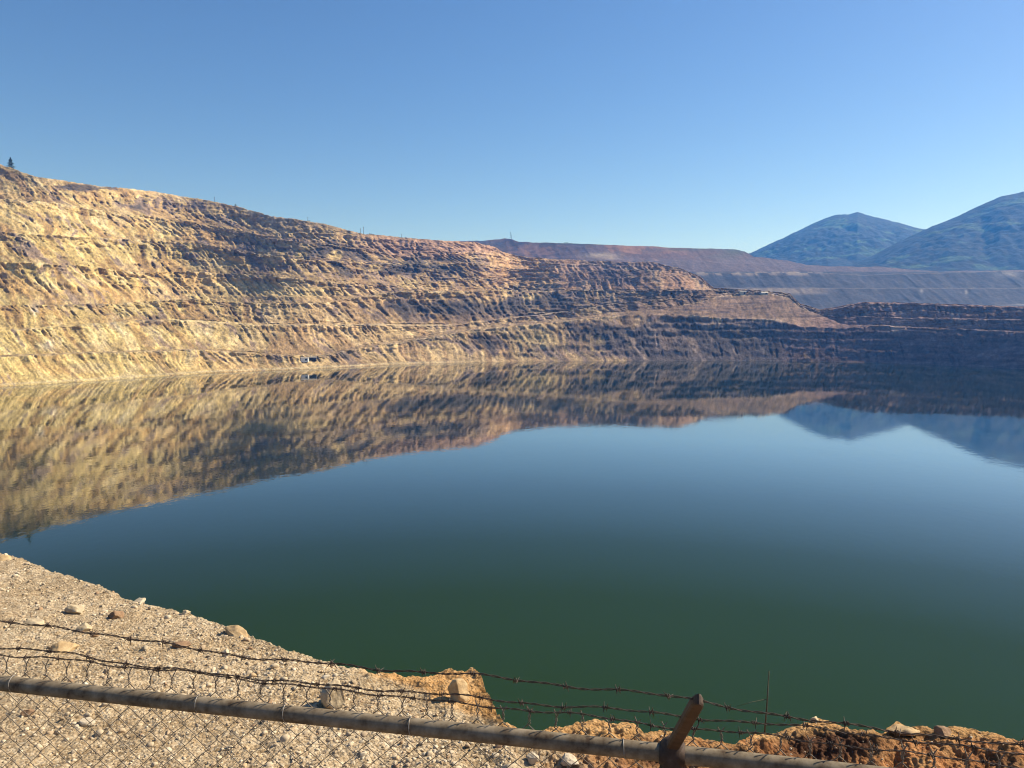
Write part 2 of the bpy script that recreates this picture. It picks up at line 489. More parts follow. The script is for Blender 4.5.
    # fine streak contrast, everywhere
    c = c * (1 + (.36 * st2 + .22 * st) * (1 - .6 * rw))[..., None]
    # wet mineral line at the waterline
    c = mixc(c, (.48, .40, .26), ss(3.2, 1.8, Z) * ss(.6, 1.2, Z) * .6 * ss(520, 420, px))
    c = c * (1 + .34 * perlin(px / 1.9, py / 1.7, 3.3) + .24 * fbm(px / 5, py / 3.5, 9.3, 2))[..., None]
    tint = np.stack([0 * px + .93, .92 - .02 * ss(300, 600, px), .87 + .05 * ss(450, 800, px)], -1)
    c = np.clip(c * tint, .02, .7)
    V = np.stack([Xd, Yd, Zd], -1)
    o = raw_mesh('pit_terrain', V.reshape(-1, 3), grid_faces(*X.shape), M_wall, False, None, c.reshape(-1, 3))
    tag(o, kind='structure')
    # where things may stand: top edge of every column
    k = int(np.where(T[:, 0] == 1)[0][-1])
    return cols, V, k, B, T


pit_cols, pit_V, pit_k, pit_B, pit_T = build_pit()


def on_crest(px):
    """ground point a little behind the crest of the pit rim in picture column px"""
    i = int(np.argmin(np.abs(pit_cols - px)))
    return pit_V[pit_k + 1, i]


def on_bench(px, py):
    i = int(np.argmin(np.abs(pit_cols - px)))
    P = pit_V[:, i]
    _, yy = to_pix(P[:, 0], P[:, 1], P[:, 2])
    return P[int(np.argmin(np.abs(yy - py)))]


def build_far():
    cols = np.concatenate([np.linspace(150, 418, 30), np.linspace(420, 1084, 800), np.linspace(1088, 1800, 90)])
    Y0 = np.full_like(cols, 2350.0)
    Z0 = H + elev(cols, line([(150, 318), (700, 306), (1024, 311), (1800, 311)])(cols)) * Y0
    f1 = line([(150, 290), (700, 288.5), (780, 288), (864, 288), (1024, 288), (1800, 287)])
    f2 = line([(150, 274), (700, 272.5), (822, 273), (864, 275), (942, 272.3), (1024, 271), (1800, 268)])
    f3 = line([(150, 262), (600, 260), (700, 262), (751, 264), (822, 271), (864, 272), (942, 272), (1024, 270.5), (1800, 267)])
    f4 = line([(150, 242), (430, 240.6), (462, 241), (485, 240.5), (500, 239.3), (505, 238.4), (512, 239.5), (520, 242), (560, 243), (600, 244.5), (650, 246.5), (680, 248), (720, 249), (736, 249.3),
               (744, 251), (754, 257), (770, 258.5), (789, 261), (807, 265), (832, 266.5), (880, 267), (911, 269.7), (942, 271.6), (1024, 270), (1800, 266)])
    segs = [(f1, .6, 110, 36, .25), (f2, .6, 160, 40, .35), (f3, .5, 130, 30, .8), (f4, .45, 120, 40, .4)]
    Y, Z, T, B = profile(cols, (Y0, Z0), segs, 31.0)
    Y = np.vstack([Y[:1] - 420, Y, Y[-1:] + 900, Y[-1:] + 2500]); Z = np.vstack([Z[:1] - 25, Z, Z[-1:] - 25, Z[-1:] - 60])
    T = np.vstack([T[:1], T, T[-1:], T[-1:]]); B = np.vstack([B[:1], B, B[-1:], B[-1:]])
    X = sheet_xy(cols, Y, Z)
    px, py = to_pix(X, Y, Z)
    riser = np.where(T <= 1, 1.0, np.clip(1 - (T - 1) * 2, 0, 1)); riser[0] = 0
    s = X + .15 * Y
    g1 = 1 - np.abs(perlin(s / 55, Z / 300, B * 2.1 + .4)) * 2
    g2 = 1 - np.abs(perlin(s / 21, Z / 140, B * 1.3 + .7)) * 2
    disp = (np.clip(g1, 0, 1) ** 2 * 14 + np.clip(g2, 0, 1) * 6 + 5 * fbm(s / 40, Z / 25, 3.2, 3)) * riser
    st = fbm(s / 34, Z / 160, B + 2.2, 4, .6)
    st2 = fbm(s / 13, Z / 60, B + 5.2, 3, .6)
    med = fbm(px / 40, py / 9, 2.2, 3, .6)
    c = np.empty(X.shape + (3,)); c[:] = (.075, .068, .074)                 # grey leached terraces
    c = mixc(c, (.11, .098, .10), ss(.05, .45, st) * .5)
    c = mixc(c, (.055, .05, .055), ss(.1, .5, -st) * .4)
    c = mixc(c, (.05, .045, .05), ss(284, 276, py) * ss(850, 870, px) * .5)
    c = mixc(c, (.38, .30, .22), ss(277, 273.5, py) * ss(271, 272.5, py) * ss(840, 800, px) * .9 * ss(-.3, .2, st))
    c = mixc(c, (.32, .25, .19), ss(296, 292, py) * ss(287, 289, py) * ss(845, 800, px) * .8)
    up = ss(272.5, 270.5, py)
    c = mixc(c, (.17, .10, .08), up * .95)                              # reddish natural slope above
    c = mixc(c, (.33, .175, .11), up * ss(0, .45, med + .5 * st) * ss(720, 640, px) * .9)
    c = mixc(c, (.16, .13, .14), up * ss(256, 261, py + 3 * med) * .6)
    c = mixc(c, (.42, .33, .25), up * blobs(px, py, [(604, 255, 14, 2.5, .8), (612, 258, 9, 2, .7), (590, 256, 12, 3, .5)]))
    c = mixc(c, (.09, .095, .07), up * blobs(px, py, [(735, 251, 14, 4, 1), (690, 249.5, 30, 1.6, .7), (590, 244, 60, 1.1, .8), (720, 257, 20, 3, .5)]))
    c = mixc(c, (.11, .085, .085), ss(.1, .5, blobs(px, py, [(480, 246, 22, 5, 1.2)])) * .9)
    c = mixc(c, (.4, .36, .32), blobs(px, py, [(921, 291, 1.6, 2, .8), (966, 292, 1.6, 2.4, .8), (1008, 274, 12, 3, .55), (1020, 305, 14, .8, .6)]))
    c = mixc(c, (.20, .175, .16), ss(.94, 1, T) * ss(1.8, 1.1, T) * (B < 2) * .8)
    c = c * (1 + .10 * st2 + .08 * st)[..., None]
    V = np.stack([X, Y - .16 * disp * (.4 + 1.2 * ss(-.3, .4, perlin(X / 260, Z / 90, 2.2))), Z + 1.5 * fbm(X / 40, Y / 40, 1.1, 3) * (T <= 1)], -1)
    o = raw_mesh('far_terrain', V.reshape(-1, 3), grid_faces(*X.shape), M_far, False, None, np.clip(c * .74, .015, .7).reshape(-1, 3))
    tag(o, kind='structure')
    return cols, V, int(np.where(T[:, 0] == 1)[0][-1])


far_cols, far_V, far_k = build_far()


def build_mountain(name, crest, cr_Y, base_Y, base_py, x0, x1, seed, green, spur):
    n = 420
    cols = np.linspace(x0, x1, n)
    yc = crest(cols) + .5 * perlin(cols / 14, seed) + .35 * perlin(cols / 5, seed + 4) + .25 * perlin(cols / 2.2, seed + 9)
    rows = 150
    t = np.linspace(0, 1, rows)[:, None]
    ec = elev(cols, yc)
    Zc = H + ec * cr_Y
    Zb = H + elev(cols, base_py) * base_Y
    Zc = np.maximum(Zc, Zb + 2)
    Y = base_Y + (cr_Y - base_Y) * t + 0 * cols[None]
    prof = t * (1.25 - .25 * t)
    Z = Zb + (Zc - Zb) * prof
    Xc = xratio(cols, ec) * cr_Y
    e = (Z - H) / Y
    X = xratio(cols[None, :], e) * Y
    # spurs and ravines
    w = np.sin(np.clip(t, 0, 1) * math.pi) ** .8
    rid = np.abs(perlin(X / 420 + .35 * t * spur, t * .8, seed + 2)) * 2
    Z = Z + w * (-35 * (1 - rid) ** 2 * .8 + 26 * fbm(X / 260, Y / 260, seed, 4, .55)) * np.clip((Zc - Zb) / 500, 0, 1)
    Z = Z + 9 * fbm(X / 40, Y / 40, seed + 3, 3, .6) * w
    Y = Y + 0 * X
    Yb = Y[-1:] + np.array([[400], [1500], [3500]]); Zbk = Z[-1:] * np.array([[.85], [.4], [0.02]])
    Xb = X[-1:] * np.ones((3, 1))
    X = np.vstack([X, Xb]); Y = np.vstack([Y, Yb]); Z = np.vstack([Z, Zbk])
    px, py = to_pix(X, Y, Z)
    m = fbm(X / 300, Y / 200 + Z / 160, seed + 6, 4, .6)
    m2 = fbm(X / 70, Y / 70, seed + 7, 3, .6)
    c = np.empty(X.shape + (3,)); c[:] = (.007, .011, .010)
    c = mixc(c, (.045, .08, .034), ss(.28, .62, m + .3 * m2 + blobs(px, py, green)) * .85)
    c = mixc(c, (.035, .032, .03), ss(.35, .8, -m + .3 * m2) * .35)
    c = c * np.clip(1 + .28 * m2 + .25 * fbm(X / 26, Y / 26, Z / 26, 2), .3, 2.5)[..., None]
    V = np.stack([X, Y, Z], -1)
    o = raw_mesh(name, V.reshape(-1, 3), grid_faces(*X.shape), M_hill, True, None, np.clip(c, .01, .5).reshape(-1, 3))
    tag(o, kind='structure')


build_mountain('mountain', line([(640, 268), (700, 266), (751, 253), (774, 242), (797, 231.6), (814, 223), (834.6, 215), (849, 214.2), (857.5, 212), (866, 214.6), (883, 218.7), (900, 223), (917, 228), (926, 229.3), (960, 238), (1050, 255), (1150, 262)]),
               5600, 4300, 276.0, 640, 1150, 3.3, [(830, 252, 26, 6, .55), (800, 246, 14, 6, .3), (865, 240, 18, 6, .25), (815, 236, 12, 4, .2), (880, 256, 25, 5, .5)], 1)
build_mountain('mountain', line([(820, 273), (850, 266), (877, 253.5), (900, 241), (926, 229), (940.6, 223), (958, 216), (981, 205), (1001, 196.5), (1024, 191.5), (1060, 183), (1110, 176), (1180, 180), (1300, 205), (1500, 240), (1800, 262)]),
               4300, 3500, 277.0, 820, 1800, 8.1, [(935, 258, 22, 5, .45), (905, 262, 14, 4, .3), (955, 245, 14, 5, .15)], -1)

# broad valley floor far beyond everything
v = []
q = np.array([[-14000, 5200, 30], [16000, 5200, 30], [16000, 16000, 30], [-14000, 16000, 30]], float)
M_plain = mat_noise('plain_soil', [(0.3, (.09, .09, .06)), (0.7, (.17, .14, .09))], .002)
tag(raw_mesh('distant_ground', q, [(0, 1, 2, 3)], M_plain), kind='structure')

# ------------------------------------------------------------------ lake
m, nt, b = new_mat('lake_water')
b.inputs['Base Color'].default_value = (.017, .035, .013, 1)
b.inputs['Roughness'].default_value = .02
b.inputs['IOR'].default_value = 1.28
g = nd(nt, 'ShaderNodeNewGeometry')
mp = nd(nt, 'ShaderNodeMapping'); mp.inputs['Scale'].default_value = (1.0, .6, 1)
nt.links.new(g.outputs['Position'], mp.inputs['Vector'])
n1 = nd(nt, 'ShaderNodeTexNoise', Scale=.35, Detail=3.0, Roughness=.55)
n2 = nd(nt, 'ShaderNodeTexNoise', Scale=.025, Detail=2.0, Roughness=.5)
n3 = nd(nt, 'ShaderNodeTexNoise', Scale=.004, Detail=3.0, Roughness=.5)
for n in (n1, n2, n3): nt.links.new(mp.outputs['Vector'], n.inputs['Vector'])
bp = nd(nt, 'ShaderNodeBump', Strength=1.0, Distance=.012)
nt.links.new(n1.outputs['Fac'], bp.inputs['Height'])
bp2 = nd(nt, 'ShaderNodeBump', Strength=1.0, Distance=.035)
nt.links.new(n2.outputs['Fac'], bp2.inputs['Height']); nt.links.new(bp.outputs['Normal'], bp2.inputs['Normal'])
nt.links.new(bp2.outputs['Normal'], b.inputs['Normal'])
cr = ramp(nt, [(.3, (.006, .012, .003)), (.7, (.010, .018, .003))])
nt.links.new(n3.outputs['Fac'], cr.inputs['Fac'])
# greener shallows off the near bank
vs_ = nd(nt, 'ShaderNodeVectorMath', operation='DISTANCE'); vs_.inputs[1].default_value = (30, 60, 0)
nt.links.new(g.outputs['Position'], vs_.inputs[0])
mr = nd(nt, 'ShaderNodeMapRange'); mr.interpolation_type = 'SMOOTHSTEP'
mr.inputs['From Min'].default_value = 60; mr.inputs['From Max'].default_value = 260; mr.inputs['To Min'].default_value = 1; mr.inputs['To Max'].default_value = 0
nt.links.new(vs_.outputs['Value'], mr.inputs['Value'])
mm = nt.nodes.new('ShaderNodeMix'); mm.data_type = 'RGBA'
nt.links.new(mr.outputs['Result'], mm.inputs[0]); nt.links.new(cr.outputs['Color'], mm.inputs[6]); mm.inputs[7].default_value = (.013, .029, .001, 1)
nt.links.new(mm.outputs[2], b.inputs['Base Color'])
rr = nd(nt, 'ShaderNodeMapRange'); rr.inputs['From Min'].default_value = .35; rr.inputs['From Max'].default_value = .7; rr.inputs['To Min'].default_value = .008; rr.inputs['To Max'].default_value = .045
nt.links.new(n3.outputs['Fac'], rr.inputs['Value']); nt.links.new(rr.outputs['Result'], b.inputs['Roughness'])
# still water: the sheen climbs steeply towards grazing view angles
b.inputs['Specular IOR Level'].default_value = 0.0
gl = nd(nt, 'ShaderNodeBsdfGlossy'); gl.inputs['Color'].default_value = (1, 1, 1, 1); nt.links.new(rr.outputs['Result'], gl.inputs['Roughness']); nt.links.new(bp2.outputs['Normal'], gl.inputs['Normal'])
lw = nd(nt, 'ShaderNodeLayerWeight', Blend=.5); nt.links.new(bp2.outputs['Normal'], lw.inputs['Normal'])
fc_ = ramp(nt, [(0, (.02,) * 3), (.5, (.048,) * 3), (.58, (.050,) * 3), (.67, (.068,) * 3), (.73, (.15,) * 3), (.79, (.33,) * 3), (.855, (.60,) * 3), (.93, (.67,) * 3), (1, (.85,) * 3)])
nt.links.new(lw.outputs['Facing'], fc_.inputs['Fac'])
mx = nt.nodes.new('ShaderNodeMixShader')
nt.links.new(fc_.outputs['Color'], mx.inputs[0]); nt.links.new(b.outputs[0], mx.inputs[1]); nt.links.new(gl.outputs[0], mx.inputs[2])
nt.links.new(mx.outputs[0], nt.nodes['Material Output'].inputs['Surface'])
q = np.array([[-2600, -400, 0], [3600, -400, 0], [3600, 2200, 0], [-2600, 2200, 0]], float)
tag(raw_mesh('water', q, [(0, 1, 2, 3)], m), kind='structure')

# ------------------------------------------------------------------ near bank
GZ, GS = 57.0, .15          # ground height under the stand and its fall towards the lake
edge_px = line([(-700, 500), (-150, 512), (-60, 535), (0, 553), (60, 570), (110, 590), (150, 603), (215, 622), (250, 636), (300, 655), (335, 663), (358, 667),
                (366, 664), (400, 671), (428, 672), (440, 665), (447, 663), (456, 668), (474, 669), (482, 680), (493, 704), (503, 722), (515, 728), (545, 729),
                (600, 722), (635, 725), (645, 735), (662, 730), (690, 734), (735, 741), (752, 735), (795, 728), (808, 723), (816, 720), (830, 723), (860, 730), (885, 732),
                (898, 723), (910, 727), (945, 731), (957, 727), (985, 731), (1024, 737), (1200, 752), (1800, 790)])


def plane_Y(px, py):
    e = elev(px, py)
    return np.minimum((H - GZ) / np.maximum(-e - GS, 1e-3), 45.0)


def ridge(px):            # small orange ridge along the drop, right of the post
    return .10 * ss(500, 545, px) + .22 * ss(720, 800, px)


def ground_z(X, Y, px, Ye):
    z = GZ - GS * Y
    near = ss(2.0, 5.5, Y)
    z = z + near * (.06 * fbm(X / 1.6, Y / 1.6, .3, 3) + .035 * fbm(X / .32, Y / .32, 4.3, 4, .65))
    d = Ye - Y
    # ridge crest sits just inside the drop; ground dips in front of it
    rg = ridge(px)
    z = z - rg * ss(.25, 1.3, d) * ss(6, 2.0, d) * 1.2
    soil = ss(515, 560, px)
    z = z + soil * near * (.07 * fbm(X / .5, Y / .5, 9.1, 5, .68)) * ss(0, .3, d)
    oc = ss(360, 372, px) * ss(508, 498, px) * ss(1.6, .5, d)
    z = z + oc * (.11 * perlin(X / .62, Y / .62, 2.2) + .03 * fbm(X / .2, Y / .2, 6.2, 3) - .02)
    return z


GC = np.concatenate([np.linspace(-700, -42, 90), np.linspace(-40, 1064, 1100), np.linspace(1070, 1800, 90)])
epx = edge_px(GC) + 1.2 * perlin(GC / 26, 4.4) + 1.1 * perlin(GC / 9, 7.4) + .8 * perlin(GC / 3.4, 9.9)
GYE = plane_Y(GC, epx)


def build_ground():
    cols = GC; Ye = GYE
    rows = 330
    t = np.linspace(0, 1, rows)[:, None]
    y0 = 5.2
    Y = y0 + (Ye[None] - y0) * t ** 1.15
    Y = np.vstack([np.full((1, len(cols)), -14.), np.full((1, len(cols)), .6), np.full((1, len(cols)), 1.8), np.full((1, len(cols)), 3.4), Y])
    px = np.broadcast_to(cols, Y.shape)
    k = (px - 512) / F / (CP - .35 * SP)
    Yk = np.where(Y < .6, .6, Y)
    X = k * Yk
    X[0] = k[0] * 9
    Z = ground_z(X, Y, px, Ye[None])
    # the drop to the lake
    d1 = np.array([.10, .5, 2.5, 9, 24, 62])[:, None]; dz = np.array([.14, .8, 4.2, 14, 32, 62])[:, None]
    jag = .5 + .8 * np.abs(perlin(cols / 12, np.arange(6)[:, None] * .7, 5.5))
    Yc = Ye[None] + d1 * jag; Zc = Z[-1:] - dz
    Xc = k[-1:] * Yc
    X = np.vstack([X, Xc]); Y = np.vstack([Y, Yc]); Z = np.vstack([Z, Zc])
    PX, PY = to_pix(X, np.maximum(Y, .5), Z)
    px = np.broadcast_to(cols, Y.shape)
    # masks: r = orange soil, g = dark brown soil, b = pale gravel
    n = fbm(X / .7, Y / .7, 1.7, 4, .6)
    ocl = line([(355, 662), (366, 668), (395, 680), (420, 690), (460, 704), (500, 722), (520, 740)])
    oc = ss(354, 362, px) * ss(530, 505, px) * ss(5, -4, PY - ocl(px) - 4 + 7 * n)
    rt = ss(520, 660, px + 80 * n)
    strip = ss(500, 512, px) * ss(742, 734, PY + 5 * n)
    org = np.clip(oc + rt + strip, 0, 1)
    cliff = np.zeros_like(X); cliff[-6:] = 1
    org = np.clip(org + cliff, 0, 1)
    drk = np.clip(rt * (blobs(px, PY, [(830, 745, 50, 14, 1.7), (700, 760, 90, 9, .9), (930, 735, 16, 4, .5), (1000, 760, 30, 12, .7)])) + .35 * n * rt, 0, 1)
    cc = np.stack([org, drk, np.clip(oc + strip + ss(545, 500, px) + .55 * rt * ss(.05, .6, n + .2), 0, 1)], -1)
    o = raw_mesh('ground', np.stack([X, Y, Z], -1).reshape(-1, 3), grid_faces(*X.shape), M_ground, True, None, cc.reshape(-1, 3))
    tag(o, kind='structure')


m, nt, b = new_mat('bank_gravel'); M_ground = m
va = nd(nt, 'ShaderNodeVertexColor', layer_name='geo')
sp = nd(nt, 'ShaderNodeSeparateColor'); nt.links.new(va.outputs['Color'], sp.inputs['Color'])
g = nd(nt, 'ShaderNodeNewGeometry')
vo = nd(nt, 'ShaderNodeTexVoronoi', Scale=28.0); nt.links.new(g.outputs['Position'], vo.inputs['Vector'])
vo2 = nd(nt, 'ShaderNodeTexVoronoi', Scale=11.0); nt.links.new(g.outputs['Position'], vo2.inputs['Vector'])
nf = nd(nt, 'ShaderNodeTexNoise', Scale=9.0, Detail=8.0, Roughness=.7); nt.links.new(g.outputs['Position'], nf.inputs['Vector'])
nl = nd(nt, 'ShaderNodeTexNoise', Scale=.6, Detail=4.0); nt.links.new(g.outputs['Position'], nl.inputs['Vector'])
sv = nd(nt, 'ShaderNodeSeparateColor'); nt.links.new(vo.outputs['Color'], sv.inputs['Color'])
rg = ramp(nt, [(0, (.26, .185, .105)), (.35, (.40, .305, .195)), (.75, (.47, .37, .24)), (1, (.58, .48, .34))])
nt.links.new(sv.outputs[0], rg.inputs['Fac'])
rn = ramp(nt, [(.3, (.75, .72, .68)), (.7, (1.15, 1.15, 1.15))]); nt.links.new(nf.outputs['Fac'], rn.inputs['Fac'])
rl = ramp(nt, [(.35, (.88, .84, .78)), (.65, (1.08, 1.08, 1.08))]); nt.links.new(nl.outputs['Fac'], rl.inputs['Fac'])
grav = mul(nt, mul(nt, rg.outputs['Color'], rn.outputs['Color']), rl.outputs['Color'])
ro = ramp(nt, [(.25, (.20, .08, .03)), (.5, (.36, .155, .056)), (.75, (.49, .28, .125))]); nt.links.new(nf.outputs['Fac'], ro.inputs['Fac'])
rd = ramp(nt, [(.3, (.045, .020, .011)), (.7, (.12, .055, .028))]); nt.links.new(nf.outputs['Fac'], rd.inputs['Fac'])


def mix(fac, a, b_):
    mm = nt.nodes.new('ShaderNodeMix'); mm.data_type = 'RGBA'
    nt.links.new(fac, mm.inputs[0]); nt.links.new(a, mm.inputs[6]); nt.links.new(b_, mm.inputs[7])
    return mm.outputs[2]


ro2 = ramp(nt, [(.25, (.30, .15, .055)), (.5, (.45, .255, .10)), (.75, (.55, .37, .19))]); nt.links.new(nf.outputs['Fac'], ro2.inputs['Fac'])
c_ = mix(sp.outputs[1], mix(sp.outputs[0], grav, mix(sp.outputs[2], ro.outputs['Color'], ro2.outputs['Color'])), rd.outputs['Color'])
nt.links.new(c_, b.inputs['Base Color'])
b.inputs['Roughness'].default_value = .95; b.inputs['Specular IOR Level'].default_value = .1
bp = nd(nt, 'ShaderNodeBump', Strength=.8, Distance=.03); nt.links.new(vo.outputs['Distance'], bp.inputs['Height']); bp.invert = True
bp2 = nd(nt, 'ShaderNodeBump', Strength=.9, Distance=.05); nt.links.new(nf.outputs['Fac'], bp2.inputs['Height']); nt.links.new(bp.outputs['Normal'], bp2.inputs['Normal'])
nt.links.new(bp2.outputs['Normal'], b.inputs['Normal'])
build_ground()


def ground_at(px, py):
    """ground point seen near a pixel of the bank"""
    Ye = np.interp(px, GC, GYE)
    Y = np.linspace(5.5, Ye, 400)
    X = (px - 512) / F / (CP - .35 * SP) * Y
    Z = ground_z(X, Y, np.full_like(Y, px), Ye)
    _, yy = to_pix(X, Y, Z)
    i = int(np.argmin(np.abs(yy - py)))
    return np.array([X[i], Y[i], Z[i]])


# ------------------------------------------------------------------ stones
import bmesh


def ico(sub):
    bm = bmesh.new(); bmesh.ops.create_icosphere(bm, subdivisions=sub, radius=1)
    v = np.array([x.co[:] for x in bm.verts]); f = np.array([[y.index for y in x.verts] for x in bm.faces]); bm.free()
    return v, f


def stone_shape(v, seed, cuts=16, rough=.10):
    r = np.random.RandomState(seed)
    v = v * r.uniform(.8, 1.15, 3)
    for _ in range(cuts):
        n = r.normal(size=3); n /= np.linalg.norm(n)
        d = r.uniform(.38, .8)
        a = np.maximum(v @ n - d, 0)
        v = v - a[:, None] * n
    v = v + rough * (v / np.linalg.norm(v, axis=1)[:, None]) * fbm(v[:, 0] * 2.2 + seed, v[:, 1] * 2.2, v[:, 2] * 2.2, 3)[:, None]
    return v


M_pale = mat_noise('pale_stone', [(.25, (.26, .18, .10)), (.5, (.42, .325, .20)), (.8, (.52, .42, .28))], 9, .02)
M_tan = mat_noise('tan_stone', [(.25, (.27, .165, .075)), (.5, (.44, .30, .15)), (.8, (.53, .40, .23))], 8, .02)
M_rust = mat_noise('rust_brown_stone', [(.25, (.12, .07, .04)), (.5, (.24, .145, .08)), (.8, (.38, .26, .15))], 8, .02)
M_white = mat_noise('whitish_stone', [(.25, (.30, .235, .155)), (.5, (.43, .35, .245)), (.8, (.52, .44, .325))], 8, .015)
M_brown = mat_noise('brown_grey_stone', [(.25, (.16, .11, .07)), (.5, (.30, .22, .145)), (.8, (.44, .35, .24))], 8, .02)

ICO4 = ico(4)


def rock(px, py, wpx, hpx, mat, seed, label, depth=1.0, group=None, rz=None, sink=(0, 0, 0)):
    P = ground_at(px, py + hpx * .42)
    d = math.hypot(P[1], P[2] - H)
    v = stone_shape(ICO4[0], seed)
    v /= (v.max(0) - v.min(0)) / 2
    w = wpx * d / F; h = hpx * d / F
    v = v * np.array([w / 2, w / 2 * depth, h / 2])
    v[:, 2] += h * .16
    o = raw_mesh('rock', v, ICO4[1], mat, False)
    o.location = P + sink
    o.rotation_euler = (0, 0, rz if rz is not None else 0)
    tag(o, label, 'rock', 'rocks lying on the bank')
    return o


rock(79, 608, 17, 11, M_pale, 3, 'pale stone on the gravel slope, left of the rust brown stone above the wires')
rock(117, 613, 13, 13, M_rust, 5, 'squat rust brown stone high on the gravel, above the top barbed wire')
rock(86, 627, 13, 8, M_pale, 8, 'small pale wedge stone touching the top barbed wire from above', .9)
rock(34, 621, 24, 7, M_pale, 13, 'flat pale slab on the gravel beside the top barbed wire, near the left border', .8)
rock(66, 645, 22, 11, M_tan, 21, 'wide low tan boulder between the top and second barbed wires')
rock(9, 556, 15, 10, M_tan, 24, 'yellowish chunk on the brink of the gravel slope, leftmost above the water')
rock(141, 595, 10, 6, M_white, 27, 'whitish stone on the brink of the slope, midway along the gravel edge')
rock(188, 611, 8, 6, M_pale, 29, 'small pale cobble on the brink of the slope, just left of the long tan slab')
rock(236, 631, 34, 11, M_tan, 33, 'long tan slab lying along the brink of the gravel slope', .42, rz=-.75)
rock(184, 644, 17, 6, M_rust, 38, 'flat reddish brown stone under the top barbed wire, low on the gravel', .8)
rock(331, 690, 24, 38, M_pale, 44, 'tallest stone, standing upright on the gravel just behind the fence rail')
rock(459, 688, 21, 27, M_tan, 47, 'angular tan rock perched on the orange outcrop at the water side', 1.0)
rock(82, 720, 15, 9, M_white, 52, 'whitish stone seen through the chain link mesh, left part of the fence')
rock(26, 712, 11, 8, M_rust, 55, 'small dark rusty stone seen through the chain link mesh by the left border')
rock(568, 757, 17, 11, M_white, 58, 'white angular stone under the rail, nearest to the rusty post arm')
rock(531, 757, 12, 8, M_white, 61, 'smaller white stone under the rail, left of the larger white one near the post', .9)
rock(817, 719, 9, 7, M_pale, 64, 'pale knob of stone topping the dark brown soil ridge right of the post')
rock(903, 728, 30, 13, M_tan, 67, 'big tan rock chunk on the orange ledge, above the barbed wire right of the post', .8)
rock(945, 731, 16, 9, M_rust, 70, 'dark rusty rock on the orange ledge, between the tan chunk and the right border')
rock(226, 652, 9, 10, M_white, 75, 'pale upright pebble stone between two barbed wires, right of the flat reddish stone')


def build_gravel():
    base = [stone_shape(ico(2)[0], 100 + i, 11, .0) for i in range(10)]
    fc = ico(2)[1]
    r = np.random.RandomState(5)
    n = 17000
    px = r.uniform(-60, 1084, n)
    Ye = np.interp(px, GC, GYE)
    u = r.uniform(0, 1, n)
    Y = 6.2 + (np.maximum(Ye - 6.2, .3)) * u ** 1.4 - .05
    X = (px - 512) / F / (CP - .35 * SP) * Y
    Z = ground_z(X, Y, px, Ye)
    size = .0125 * np.exp(r.normal(-.06, .6, n)) * (Y / 8) ** .6
    size = np.clip(size, .006, .07)
    _, pyv = to_pix(X, Y, Z)
    sel = (px < 352) | ((px < 515) & (pyv > 15 + np.interp(px, [352, 366, 395, 420, 460, 500, 520], [655, 668, 680, 690, 704, 722, 740]))) | ((px > 540) & (r.uniform(size=n) < .10) & (size < .02))
    V, Fc, C = [], [], []
    k = 0
    pal = np.array([[.37, .275, .175], [.45, .355, .235], [.5, .41, .285], [.56, .48, .36], [.30, .195, .115], [.46, .32, .18]])
    for i in np.where(sel)[0]:
        a = r.uniform(0, 6.28); ca, sa = math.cos(a), math.sin(a)
        b_ = base[i % 10] * size[i] * np.array([1.2, 1, .75])
        q = np.stack([b_[:, 0] * ca - b_[:, 1] * sa, b_[:, 0] * sa + b_[:, 1] * ca, b_[:, 2]], 1) + (X[i], Y[i], Z[i] + size[i] * .05)
        V.append(q); Fc.append(fc + k); k += len(q)
        org = px[i] > 560
        c = pal[r.choice([4, 5, 5, 2])] if org else pal[r.choice(6, p=[.24, .38, .26, .02, .05, .05])]
        C.append(np.tile(c * r.uniform(.8, 1.15), (len(q), 1)))
    o = raw_mesh('gravel', np.concatenate(V), np.concatenate(Fc), M_grav, False, None, np.concatenate(C))
    tag(o, 'loose beige gravel and small stones strewn over the bank', 'gravel', kind='stuff')


m, nt, b = new_mat('loose_gravel'); M_grav = m
va = nd(nt, 'ShaderNodeVertexColor', layer_name='geo'); nt.links.new(va.outputs['Color'], b.inputs['Base Color'])
b.inputs['Roughness'].default_value = .95; b.inputs['Specular IOR Level'].default_value = .15
build_gravel()

# ------------------------------------------------------------------ fence
M_pipe = mat_noise('weathered_pipe', [(.3, (.07, .045, .027)), (.5, (.18, .14, .092)), (.75, (.29, .235, .165))], 22, .0006, .8, 0, spec=.12)
M_zinc = mat_noise('zinc_wire', [(.3, (.10, .075, .055)), (.7, (.24, .20, .155))], 60, 0, .6, .2)
M_barb = mat_noise('rusty_wire', [(.3, (.025, .016, .012)), (.7, (.085, .055, .04))], 70, 0, .65, .2)
M_arm = mat_noise('rusty_steel', [(.3, (.03, .017, .012)), (.55, (.062, .038, .026)), (.8, (.12, .08, .056))], 35, .0008, .7, .1)
M_tie = mat_noise('bright_tie_wire', [(.3, (.20, .175, .145)), (.7, (.34, .31, .27))], 60, 0, .5, .3)

YL = 2.40
eL, eR = elev(0, 682), elev(768, 764)
PLf = at(0, 682, YL); zr = PLf[2]
YR = (zr - H) / eR
PRt = at(768, 764, YR)
fd = PRt - PLf; fd /= np.linalg.norm(fd)               # along the fence, to the right
fn = np.array([-fd[1], fd[0], 0])                      # outward, toward the lake
RR = .0228


def rail_pt(px):
    """parameter of the rail line in picture column px"""
    k = (px - 512) / F
    # X = k * zc  with zc = Y*CP-(z-H)*SP
    def f(s):
        P = PLf + fd * s
        return to_pix(P[0], P[1], P[2])[0] - px
    a, b_ = -1.5, 4
    for _ in range(60):
        mid = (a + b_) / 2
        if f(mid) > 0: b_ = mid
        else: a = mid
    return PLf + fd * a, a


